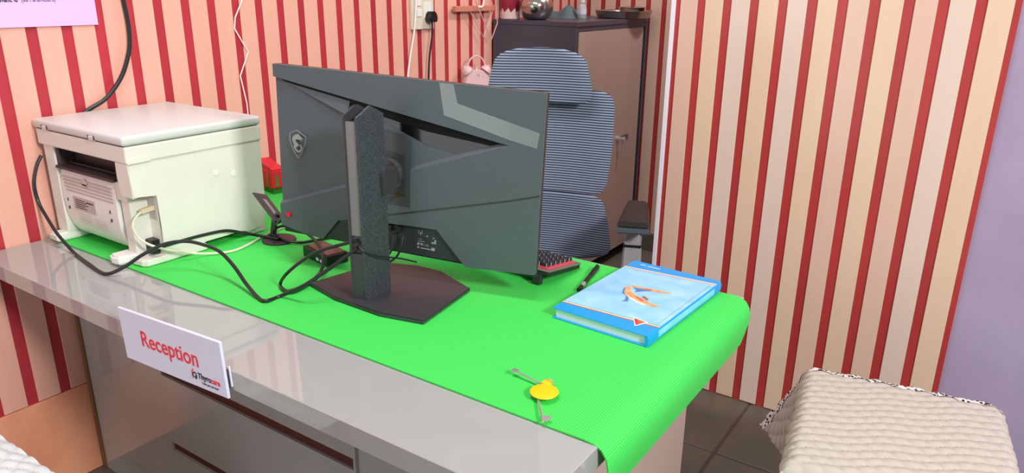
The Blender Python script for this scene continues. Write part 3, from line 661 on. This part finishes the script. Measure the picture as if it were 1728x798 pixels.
rk = thing('peg_rail', 'pink wooden rail fixed on the wall beside the cabinet', 'rail', (-1.66, 2.05, 1.305))
MB().box(-.004, .018, -.13, .165, -.012, .012, .003).build('rail', 'pinkwood', rk)
for yy in (-.09, .10): MB().box(-.022, 0, yy-.01, yy+.01, -.01, .01).build('bracket', 'pinkwood', rk)
MB().tube([(.015, .03, .008), (.03, .045, .012), (.034, .05, .06)], .005, 8).build('peg', 'rearwhite', rk)
def hanger(pts, label):
    return tag(MB().tube(pts, .0026, 6, False).build('wire_hanger', 'pinkwire'), label, 'hanger', 'wire hangers on the peg rail')
hanger([(-1.628, 2.080, 1.47), (-1.628, 2.010, 1.395), (-1.628, 2.036, 1.341), (-1.628, 2.158, 1.168), (-1.628, 2.205, 1.240), (-1.628, 2.180, 1.395), (-1.628, 2.090, 1.46), (-1.628, 2.07, 1.50)], 'front pale pink wire hanger with its point lowest beside the cabinet')
hanger([(-1.650, 2.065, 1.46), (-1.650, 1.985, 1.385), (-1.650, 2.026, 1.296), (-1.650, 2.125, 1.180), (-1.650, 2.205, 1.300), (-1.650, 2.165, 1.385), (-1.650, 2.075, 1.45), (-1.65, 2.05, 1.49)], 'rear pale pink wire hanger, its point slightly higher, against the wall')

shf = thing('wall_shelf', 'short wooden wall shelf carrying the alarm clock', 'shelf', (-1.60, 2.005, .905))
MB().box(-.078, .07, -.13, .13, -.009, .009, .002).build('board', 'pinkwood', shf)
for yy in (-.09, .09): MB().prism([(-.078, -.009), (.04, -.009), (-.078, -.10)], yy-.006, yy+.006, 'y').build('bracket', 'pinkwood', shf)
ck = thing('alarm_clock', 'pale pink twin bell alarm clock showing above the monitor', 'clock', (-1.60, 2.005, .914), math.radians(-30))
CZ = .072
MB().lathe([(.056, -.020), (.062, -.012), (.062, .014), (.058, .020), (.053, .020)], (0, 0, CZ), 32, 'x').build('case', 'clockpink', ck, True)
MB().lathe([(.052, .016), (.052, .0195)], (0, 0, CZ), 32, 'x').build('dial', 'clockface', ck)
text('numeral', '12', .015, (0, 1, 0), (0, 0, 1), (.0200, -.008, CZ+.032), 'ink', ck); text('numeral', '1', .012, (0, 1, 0), (0, 0, 1), (.0200, .022, CZ+.027), 'ink', ck)
for s in (-1, 1):
    bl = MB().lathe([(.026, 0), (.025, .010), (.018, .022), (.006, .028), (.002, .034)], (0, 0, 0), 20).build('bell', 'clockpink', ck, True)
    bl.location = (0, s*.042, CZ+.052); bl.rotation_euler = (-s*math.radians(38), 0, 0)
    MB().tube([(0, s*.030, CZ-.05), (0, s*.045, 0.001)], .005, 8, False).build('foot', 'clockpink', ck)
MB().tube([(0, -.042, CZ+.060), (0, -.040, CZ+.085), (0, -.025, CZ+.110), (0, 0, CZ+.120), (0, .025, CZ+.110), (0, .040, CZ+.085), (0, .042, CZ+.060)], .0038, 8).build('handle', 'clockpink', ck, True)
MB().lathe([(.006, 0), (.006, .012)], (0, 0, CZ+.060), 12).build('hammer', 'clockpink', ck)

# ================================================================== CABINET AND THINGS ON IT
cb = thing('storage_cabinet', 'dark wenge storage cabinet with a taupe door in the far corner', 'cabinet', (-1.455, 2.60, 0))
CX0, CX1, CY0, CY1, CH = -1.672, -1.228, 2.232, 2.98, 1.255
def cbo(mb, name, m, parent=None):
    o = mb.build(name, m, parent or cb)
    if parent is None: o.location = (1.455, -2.60, 0)
    return o
cbo(MB().box(CX0, CX1-.018, CY0+.018, CY1-.018, .06, CH-.02), 'carcass', 'cab_dark')
cbo(MB().box(CX0, CX1, CY0, CY0+.018, 0, CH-.02, .001, 1), 'side_board', 'cab_dark')
cbo(MB().box(CX0, CX1, CY1-.018, CY1, 0, CH-.02, .001, 1), 'side_board', 'cab_dark')
cbo(MB().box(CX0, CX1+.004, CY0-.003, CY1, CH-.02, CH, .001, 1), 'top_board', 'cab_dark')
cbo(MB().box(CX1-.018, CX1-.002, CY0+.018, CY1-.018, CH-.042, CH-.02), 'top_rail', 'cab_dark')
dr = cbo(MB().box(CX1-.018, CX1+.001, CY0+.030, CY1-.048, .07, CH-.044, .001, 1), 'door', 'cab_door')
MB().lathe([(.014, 0), (.014, .010), (.006, .012), (.006, .030), (.013, .034), (.013, .042)], (CX1+.001, 2.70, .672), 16, 'x').build('lock', 'chrome', dr, True)
MB().box(CX1+.001, CX1+.006, 2.755, 2.815, .655, .680, .001, 1).build('hasp', 'armgrey', dr)
MB().tube([(CX1+.032, 2.70, .66), (CX1+.034, 2.70, .62), (CX1+.032, 2.695, .575)], .005, 8).build('key', 'chrome', dr)

jr = thing('maroon_jar', 'maroon jar with a pale lace pattern on the cabinet', 'jar', (-1.63, 2.31, CH))
MB().lathe([(.044, .0005), (.046, .004), (.046, .15), (.043, .154)], (0, 0, 0), 28).build('body', 'jarred', jr, True)
z = MB()
n_ = 28
for i in range(n_):
    a0 = 2*PI*i/n_; a1 = 2*PI*(i+1)/n_; h0 = .030+.010*(i % 3); h1 = .030+.010*((i+1) % 3); r = .0466
    z.poly([(r*math.cos(a0), r*math.sin(a0), .002), (r*math.cos(a1), r*math.sin(a1), .002), (r*math.cos(a1), r*math.sin(a1), h1), (r*math.cos(a0), r*math.sin(a0), h0)])
z.build('lace_print', 'jarlace', jr)
pt_ = thing('steel_pot', 'round polished steel pot on the cabinet', 'pot', (-1.490, 2.32, CH))
MB().lathe([(.040, .0005), (.055, .006), (.072, .030), (.079, .056), (.076, .082), (.060, .100), (.050, .108), (.052, .122), (.066, .130)], (0, 0, 0), 36).build('body', 'steel', pt_, True)
MB().lathe([(.0665, .128), (.068, .130), (.0665, .132)], (0, 0, 0), 36).build('rim', 'steel', pt_, True)
def cloth_lump(u, v):
    x = (u-.5)*.16; y_ = (v-.5)*.20
    h = .062*max(0, 1-(abs(2*u-1)**3))*max(0, 1-abs(2*v-1)**3)*(.75+.25*math.sin(9*u+5*v))
    return (x, y_, .0005+h)
cl = MB().grid(cloth_lump, 18, 18)
tag(cl.build('folded_cloth', 'teal', None, True), 'crumpled grey-teal cloth lying on the cabinet', 'cloth').location = (-1.505, 2.62, CH)
bt = thing('small_bottle', 'small clear bottle with a white label on the cabinet', 'bottle', (-1.405, 2.60, CH))
MB().lathe([(.021, .0005), (.022, .004), (.022, .055), (.015, .066), (.010, .070), (.010, .076)], (0, 0, 0), 24).build('body', 'clearplastic', bt, True)
MB().lathe([(.0223, .022), (.0223, .048)], (0, 0, 0), 24).build('label_band', 'signwhite', bt, True)
MB().lathe([(.013, .074), (.013, .092), (.011, .094)], (0, 0, 0), 20).build('cap', 'rearwhite', bt, True)
tr = thing('steel_tray', 'shallow round steel tray at the end of the cabinet', 'tray', (-1.295, 2.83, CH))
MB().lathe([(.120, .0005), (.130, .003), (.142, .034), (.146, .036), (.144, .037), (.139, .034), (.128, .006)], (0, 0, 0), 44).build('dish', 'steel', tr, True)
bw = thing('small_steel_bowl', 'small steel bowl resting in the round tray', 'bowl', (-1.262, 2.855, CH+.0065))
MB().lathe([(.045, .0005), (.052, .003), (.066, .044), (.069, .046), (.066, .047), (.050, .008)], (0, 0, 0), 32).build('bowl', 'steel', bw, True)
MB().lathe([(.060, .047), (.045, .050), (.010, .054)], (0, 0, 0), 32).build('lid', 'steel', bw, True)

# ================================================================== OFFICE CHAIR
ch = thing('office_chair', 'blue-grey mesh office chair with headrest behind the desk', 'chair', (-.84, 1.37, 0), math.atan2(.39, .921))
XC = -.012
def cushion(prof, y0, k, th, lean=0., z_ref=.9, nx=20, cx=XC):
    mb = MB(); zs = [p[0] for p in prof]
    def surf(off):
        rows = []
        for z, hw in prof:
            row = []
            for i in range(nx+1):
                s = -1+2*i/nx; x = cx+hw*s
                y_ = y0 - k*(x-cx)**2 + lean*(z-z_ref) + off*(1-abs(s)**6*.9)*(1 if 0 < prof.index((z, hw)) < len(prof)-1 else .15)
                row.append(mb.bm.verts.new((x, y_, z)))
            rows.append(row)
        return rows
    A_ = surf(-th/2); B_ = surf(th/2)
    for R in (A_, B_):
        for j in range(len(prof)-1):
            for i in range(nx): mb.bm.faces.new((R[j][i], R[j][i+1], R[j+1][i+1], R[j+1][i]))
    for j in range(len(prof)-1):
        for i in (0, nx): mb.bm.faces.new((A_[j][i], A_[j+1][i], B_[j+1][i], B_[j][i]))
    for j in (0, len(prof)-1):
        for i in range(nx): mb.bm.faces.new((A_[j][i], A_[j][i+1], B_[j][i+1], B_[j][i]))
    return mb
cushion([(1.050, .10), (1.056, .145), (1.066, .158), (1.082, .166), (1.11, .163), (1.14, .156), (1.165, .150), (1.185, .143), (1.200, .128), (1.211, .105), (1.219, .065), (1.222, .02)], -.045, 1.2, .030, -.08, 1.1).build('headrest', 'mesh', ch, True)
cushion([(.752, .170), (.757, .197), (.770, .210), (.80, .224), (.86, .231), (.92, .235), (.99, .236), (1.04, .235), (1.065, .230), (1.080, .218), (1.088, .195), (1.091, .16)], 0, .9, .030, .06).build('backrest', 'mesh', ch, True)
cushion([(.505, .06), (.520, .14), (.530, .180), (.545, .222), (.560, .240), (.580, .248), (.64, .240), (.70, .224), (.735, .214), (.746, .200), (.751, .17)], -.018, .9, .030, -.05).build('lumbar_pad', 'mesh', ch, True)
fr_ = MB(); fr_.tube([(XC, .03, 1.10), (XC, .045, .95), (XC, .05, .75), (XC, .03, .55), (XC, -.05, .44), (XC, -.20, .42)], .022, 8)
fr_.tube([(XC-.19, -.02, .98), (XC, .045, .93), (XC+.19, -.02, .98)], .010, 8); fr_.tube([(XC-.19, -.02, .64), (XC, .045, .68), (XC+.19, -.02, .64)], .010, 8)
fr_.build('back_frame', 'chairframe', ch, True)
MB().box(XC-.25, XC+.25, -.54, -.06, .43, .50, .03, 4).build('seat', 'seatgrey', ch, True)
MB().box(XC-.20, XC+.20, -.46, -.12, .39, .43, .01, 2).build('seat_pan', 'chairframe', ch)
for s in (-1, 1):
    ax = XC + s*.322
    ap = MB().prism([(ax-.046, -.298), (ax+.046, -.298), (ax+.036, -.05), (ax-.028, -.05)], .728, .748, 'z', .006).build('arm_pad', 'armpad', ch, True)
    MB().prism([(ax-.049, -.304), (ax+.049, -.304), (ax+.040, -.046), (ax-.032, -.046)], .712, .730, 'z', .005).build('arm_pad_rim', 'armgrey', ap, True)
    MB().box(ax-.020, ax+.020, -.225, -.165, .64, .715, .004, 2).build('arm_post_upper', 'alu', ap)
    MB().prism([(ax-.026, .665), (ax+.026, .665), (ax+.034, .44), (ax-.034, .44)], -.232, -.158, 'y', .004).build('arm_post', 'alu', ch)
    MB().box(ax-.0275, ax+.0275, -.234, -.156, .648, .656).build('arm_collar', 'black', ch)
    MB().bar((ax-s*.01, -.195, .445), (XC+s*.15, -.25, .41), .07, .03).build('arm_bracket', 'chairframe', ch)
MB().lathe([(.026, .10), (.026, .30), (.018, .30), (.018, .40)], (XC, -.29, 0), 16).build('gas_lift', 'chrome', ch, True)
MB().lathe([(.045, .075), (.05, .10), (.03, .12)], (XC, -.29, 0), 16).build('hub', 'chairframe', ch, True)
for i in range(5):
    a = 2*PI*i/5+.3; e_ = (XC+.29*math.cos(a), -.29+.29*math.sin(a), .075)
    MB().bar((XC, -.29, .095), e_, .045, .03).build('base_leg', 'chairframe', ch)
    w = MB().lathe([(.024, -.022), (.028, -.015), (.028, .015), (.024, .022)], (0, 0, 0), 16, 'x').build('caster', 'black', ch, True); w.location = (e_[0], e_[1], .0285); w.rotation_euler = (0, 0, a)

# ================================================================== QUILTED STOOLS
def covered_stool(label, loc, rotz, W_, D_, hang, flare, cm, trim, ztop=.45, amp=.0066, group='stools under quilted covers'):
    st = thing('covered_stool', label, 'stool', loc, rotz, group)
    R = .028
    def wrap(s, lo_, hi_, fl_):
        # arc length coordinate across the seat -> (horizontal, drop)
        if s < lo_:
            d = lo_-s; q = R*PI/2
            if d < q: a = d/R; return lo_-R*math.sin(a)*1.0, R*(1-math.cos(a))
            d -= q; return lo_-R-d*fl_, R+d*math.sqrt(max(0, 1-fl_*fl_))
        if s > hi_:
            d = s-hi_; q = R*PI/2
            if d < q: a = d/R; return hi_+R*math.sin(a), R*(1-math.cos(a))
            d -= q; return hi_+R+d*fl_, R+d*math.sqrt(max(0, 1-fl_*fl_))
        return s, 0.
    s0, s1 = -hang, W_+hang; t0, t1 = 0.0, D_+hang*.9
    def quilt(s, t):
        p = .030
        a = (t*1.0+s*.42+.004*math.sin(40*s))/p; b_ = (s*.62-t*.55)/p
        return amp*(abs(math.sin(PI*a))**.7*abs(math.sin(PI*b_))**.4 + .35*math.sin(7*s+3*t))
    def pos(s, t, off=0.):
        k_ = max(0, 1-t/.24); s_in = s
        if s < R: s = R-(R-s)*(1-.30*min(1, t/.35))
        x, dx = wrap(s, R, W_-R, flare*k_*k_ if s < R else .05); y_, dy = wrap(t, -1, D_-R, .08)
        q = quilt(s, t)+off
        side = min(1, max(dx/R, 0)); fr2 = min(1, max(dy/R, 0))
        sgn = -1 if s < R else 1
        wob = .006*math.sin(30*t+2)*side*min(1, dx*8)
        z = ztop - max(dx, dy) - (.0 if t > .03 else (.03-t)*.25)
        return (x+sgn*side*q+wob, -(y_+fr2*q), z+(1-max(side, fr2))*q)
    mb = MB(); mb.grid(lambda u, v: pos(s0+(s1-s0)*u, t0+(t1-t0)*v), 190, 150)
    cv = mb.build('quilted_cover', cm, st, True)
    if trim:
        MB().grid(lambda u, v: pos(s0+(s1-s0)*u, .024*v-.003, .0016), 190, 4).build('border_trim', 'trim', cv, True)
    MB().box(.012, W_-.012, -D_+.012, -.012, ztop-.055, ztop-.010, .01, 2).build('seat', 'legwood', st)
    for lx in (.04, W_-.04):
        for ly in (-.04, -D_+.04): MB().box(lx-.018, lx+.018, ly-.018, ly+.018, 0, ztop-.05, .003, 1).build('leg', 'legwood', st)
    return st
covered_stool('stool under a cream quilted cover with black embroidered edging beside the partition', (.090, 1.203, 0), math.radians(8.5), .455, .485, .215, .48, 'cloth', True)
covered_stool('stool under a white quilted cover in front of the desk by the striped wall', (-1.46, -.165, 0), math.radians(0.5), .46, .46, .20, .12, 'cloth2', False)
